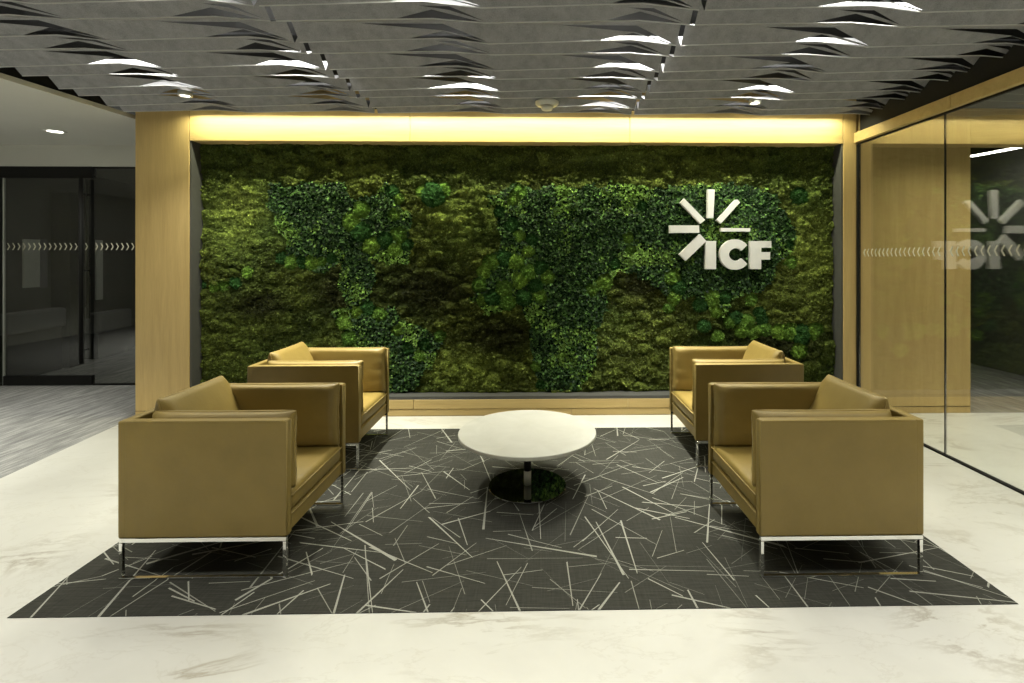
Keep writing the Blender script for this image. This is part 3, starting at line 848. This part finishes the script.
# ================================================================== COFFEE TABLE
tb = empty('coffee_table', (-0.069, 3.325, ZR))
tag(tb, 'low round coffee table with pale stone top on a polished pedestal', 'table')
bm = bmesh.new()
R = 0.450; zt = 0.366 - ZR
lathe(bm, [(0, zt), (R - .003, zt), (R, zt - .003), (R, zt - .020), (R - .003, zt - .024), (0, zt - .024)], n=96)
for f in bm.faces:
    c_ = f.calc_center_median()
    if c_.z < zt - .0035: f.material_index = 1
link('table_top', bm, M_top, tb, mats=[M_top, M_edge])
bm = bmesh.new(); lathe(bm, [(0, zt - .0245), (0.13, zt - .0245), (0.13, zt - .030), (0.027, zt - .034), (0, zt - .034)], n=40)
link('mounting_plate', bm, M_black, tb)
bm = bmesh.new(); lathe(bm, [(0, 0.008), (0.024, 0.008), (0.024, 0.100), (0, 0.100)], n=40)
link('pedestal', bm, plain('satin_steel', (0.80, 0.80, 0.78), 0.3, 0.35, 0.02), tb, True)
bm = bmesh.new(); lathe(bm, [(0, 0.1005), (0.0245, 0.1005), (0.0245, zt - .0345), (0, zt - .0345)], n=40)
link('dark_stem_top', bm, M_black, tb)  # dark reflection on the upper stem, put in as black colour
bm = bmesh.new(); lathe(bm, [(0, 0.0), (0.252, 0.0), (0.255, 0.003), (0.252, 0.0075), (0, 0.0075)], n=96)
link('base_disc', bm, M_darkchrome, tb)
for o in tb.children:
    if o.name.startswith('base_disc') or o.name.startswith('pedestal'):
        for f in o.data.polygons: f.use_smooth = abs(f.normal.z) < .5

# ================================================================== ARMCHAIRS
def cushion(bm, cx, cy, cz, hx, hy, hz, axis, puff=0.35, nseg=18, ripple=0.0, seed=0, wedge=0.0):
    """pillow: thin axis 0 (x) or 1 (y) or 2 (z); thickness swells towards the middle"""
    hs = [hx, hy, hz]; ta = axis; ua, va = [k for k in range(3) if k != ta]
    sides = []
    for sgn in (1, -1):
        g = []
        for i in range(nseg + 1):
            row = []
            for j in range(nseg + 1):
                u = math.sin((i / nseg - .5) * math.pi); v = math.sin((j / nseg - .5) * math.pi)
                e = (1 - abs(u) ** 4) ** .5 * (1 - abs(v) ** 4) ** .5
                t = hs[ta] * ((1 - puff) * min(1, e * 2.2) ** .6 + puff * e) if e > 0 else 0
                t = max(t, 0.0)
                # cushion corners pull in a little, edges bow
                bu = 1 - 0.035 * (v * v); bv = 1 - 0.035 * (u * u)
                c = [0, 0, 0]
                c[ua] = u * hs[ua] * (1 - 0.02 * (1 - v * v)); c[va] = v * hs[va] * (1 - 0.02 * (1 - u * u))
                if ripple and e > 0:
                    t += ripple * math.sin(v * 26 + 3 * u + seed) * max(0, abs(u) - .72) * 3.5 * min(1, e * 3)
                    t += ripple * 0.8 * noise.noise(Vector((u * 2.2 + seed, v * 2.2, sgn)))* min(1, e * 2)
                w = 1.0
                if wedge:
                    # more body low down, thin at the top (v along z)
                    w = 1 + wedge * (-(v if va == 2 else u))
                c[ta] = sgn * t * w
                row.append((c, e))
            g.append(row)
        sides.append(g)
    V = {}
    def vert(s, i, j):
        c, e = sides[s][i][j]
        key = (i, j) if (i in (0, nseg) or j in (0, nseg)) else (s, i, j)
        if key not in V:
            cc = c if e > 1e-9 else [*c]
            if e <= 1e-9: cc[ta] = 0
            V[key] = bm.verts.new((cx + cc[0], cy + cc[1], cz + cc[2]))
        return V[key]
    for s in (0, 1):
        for i in range(nseg):
            for j in range(nseg):
                q = [vert(s, i, j), vert(s, i + 1, j), vert(s, i + 1, j + 1), vert(s, i, j + 1)]
                if s: q = q[::-1]
                if len(set(q)) == 4:
                    try: bm.faces.new(q)
                    except ValueError: pass
    # rim for piping
    rim = [V[(i, 0)].co.copy() for i in range(nseg + 1)] + [V[(nseg, j)].co.copy() for j in range(1, nseg + 1)] + \
          [V[(i, nseg)].co.copy() for i in range(nseg - 1, -1, -1)] + [V[(0, j)].co.copy() for j in range(nseg - 1, 0, -1)]
    return rim
def make_cushion(name, par, c, h, axis, puff=.35, ripple=.004, seed=0, wedge=0, tilt=None):
    bm = bmesh.new()
    rim = cushion(bm, 0, 0, 0, *h, axis, puff, 18, ripple, seed, wedge)
    o = link(name, bm, M_leather, par, True)
    o.location = c
    if tilt: o.rotation_euler = tilt
    # thin out duplicate rim points
    pts = [rim[0]]
    for q in rim[1:]:
        if (q - pts[-1]).length > 0.006: pts.append(q)
    bm = bmesh.new(); tube(bm, pts, 0.0045, 6, True)
    link('piping', bm, M_piping, o, True)
    return o
HD_, HW = 0.39, 0.358      # half depth (x), half width (y); front is +x
ZL, ZT = 0.194, 0.738
def make_armchair():
    t = empty('armchair', (0, 0, ZR))
    # body: back, two arms, base - thin upholstered panels
    T = 0.042
    bm = bmesh.new()
    box(bm, -HD_, -HD_ + T, -HW, HW, ZL, ZT, bev=0.008, seg=3)
    for s in (-1, 1):
        y0, y1 = (HW - T, HW) if s > 0 else (-HW, -HW + T)
        box(bm, -HD_ + T - .010, HD_, y0, y1, ZL, ZT, bev=0.008, seg=3)
    box(bm, -HD_ + T - .01, HD_ - .012, -HW + T - .01, HW - T + .01, ZL, ZL + 0.085, bev=0.008, seg=3)
    link('body', bm, M_leather, t, False)
    # welt lines on arm edges
    bm = bmesh.new()
    for s in (-1, 1):
        for off in (0.0, T):
            y = s * (HW - off + (-.002 if off == 0 else .002) )
            tube(bm, [(HD_ - .003, y, ZL + .008), (HD_ - .003, y, ZT - .006), (HD_ - .02, y, ZT - .003), (-HD_ + T, y, ZT - .003)], 0.0035, 6)
    tube(bm, [(HD_ - .010, -HW + T, ZL + .078), (HD_ - .010, HW - T, ZL + .078)], 0.004, 6)
    link('welt', bm, M_piping, t, True)
    # seat cushion (rounded slab)
    bm = bmesh.new()
    box(bm, -HD_ + T + .14, HD_ - .004, -HW + T + .004, HW - T - .004, ZL + .088, 0.395, bev=0.034, seg=5)
    for v_ in bm.verts:
        if v_.co.z > 0.36:
            yy = v_.co.y / (HW - T); v_.co.z += 0.010 * (1 - yy * yy)
    sc = link('seat_cushion', bm, M_leather, t, True)
    bm = bmesh.new(); w_ = HW - T - .012
    tube(bm, [(HD_ - .003, -w_, 0.365), (HD_ - .003, w_, 0.365)], 0.004, 6)
    link('piping', bm, M_piping, sc, True)
    # side cushions inside each arm
    for s in (-1, 1):
        make_cushion('arm_cushion', t, (0.048, s * (HW - T - 0.050), 0.574), (0.338, 0.055, 0.182), 1, .22, .006, 3 * s, 0)
    # back cushion, wedge, leaning
    make_cushion('back_cushion', t, (-HD_ + T + 0.112, 0, 0.602), (0.095, 0.250, 0.212), 0, .35, .006, 9, .55, (0, math.radians(-14), 0))
    # chrome sled frames, one under each arm
    b = 0.009
    for s in (-1, 1):
        yo = s * (HW - 0.011); bm = bmesh.new()
        x0_, x1_ = -HD_ + .004, HD_ - .006
        box(bm, x0_, x1_, yo - b, yo + b, ZL - .021, ZL - .0005, bev=.0015, seg=1)
        box(bm, x0_, x1_, yo - b, yo + b, 0.0, 0.010, bev=.0015, seg=1)
        box(bm, x0_, x0_ + .016, yo - b, yo + b, 0.010, ZL - .021, bev=.0015, seg=1)
        box(bm, x1_ - .016, x1_, yo - b, yo + b, 0.010, ZL - .021, bev=.0015, seg=1)
        link('leg_frame', bm, M_chrome, t)
    return t
def copy_tree(o, parent=None):
    c = o.copy(); COL.objects.link(c)
    if parent: c.parent = parent
    for ch in list(o.children): copy_tree(ch, c)
    return c
ac = make_armchair()
spots = [(-1.560, 2.738, 0, 'tan leather armchair front left on the rug, nearest the marble floor and the grey carpet'),
         (-1.648, 3.935, 0, 'tan leather armchair back left on the rug, near the timber column and moss wall'),
         (1.425, 2.695, math.pi, 'tan leather armchair front right on the rug, nearest the glass wall'),
         (1.512, 3.930, math.pi, 'tan leather armchair back right on the rug, under the white wall logo')]
for i, (x, y, a, lab) in enumerate(spots):
    o = ac if i == 0 else copy_tree(ac)
    o.location = (x, y, ZR); o.rotation_euler = (0, 0, a)
    tag(o, lab, 'armchair', 'tan leather armchairs around the coffee table')
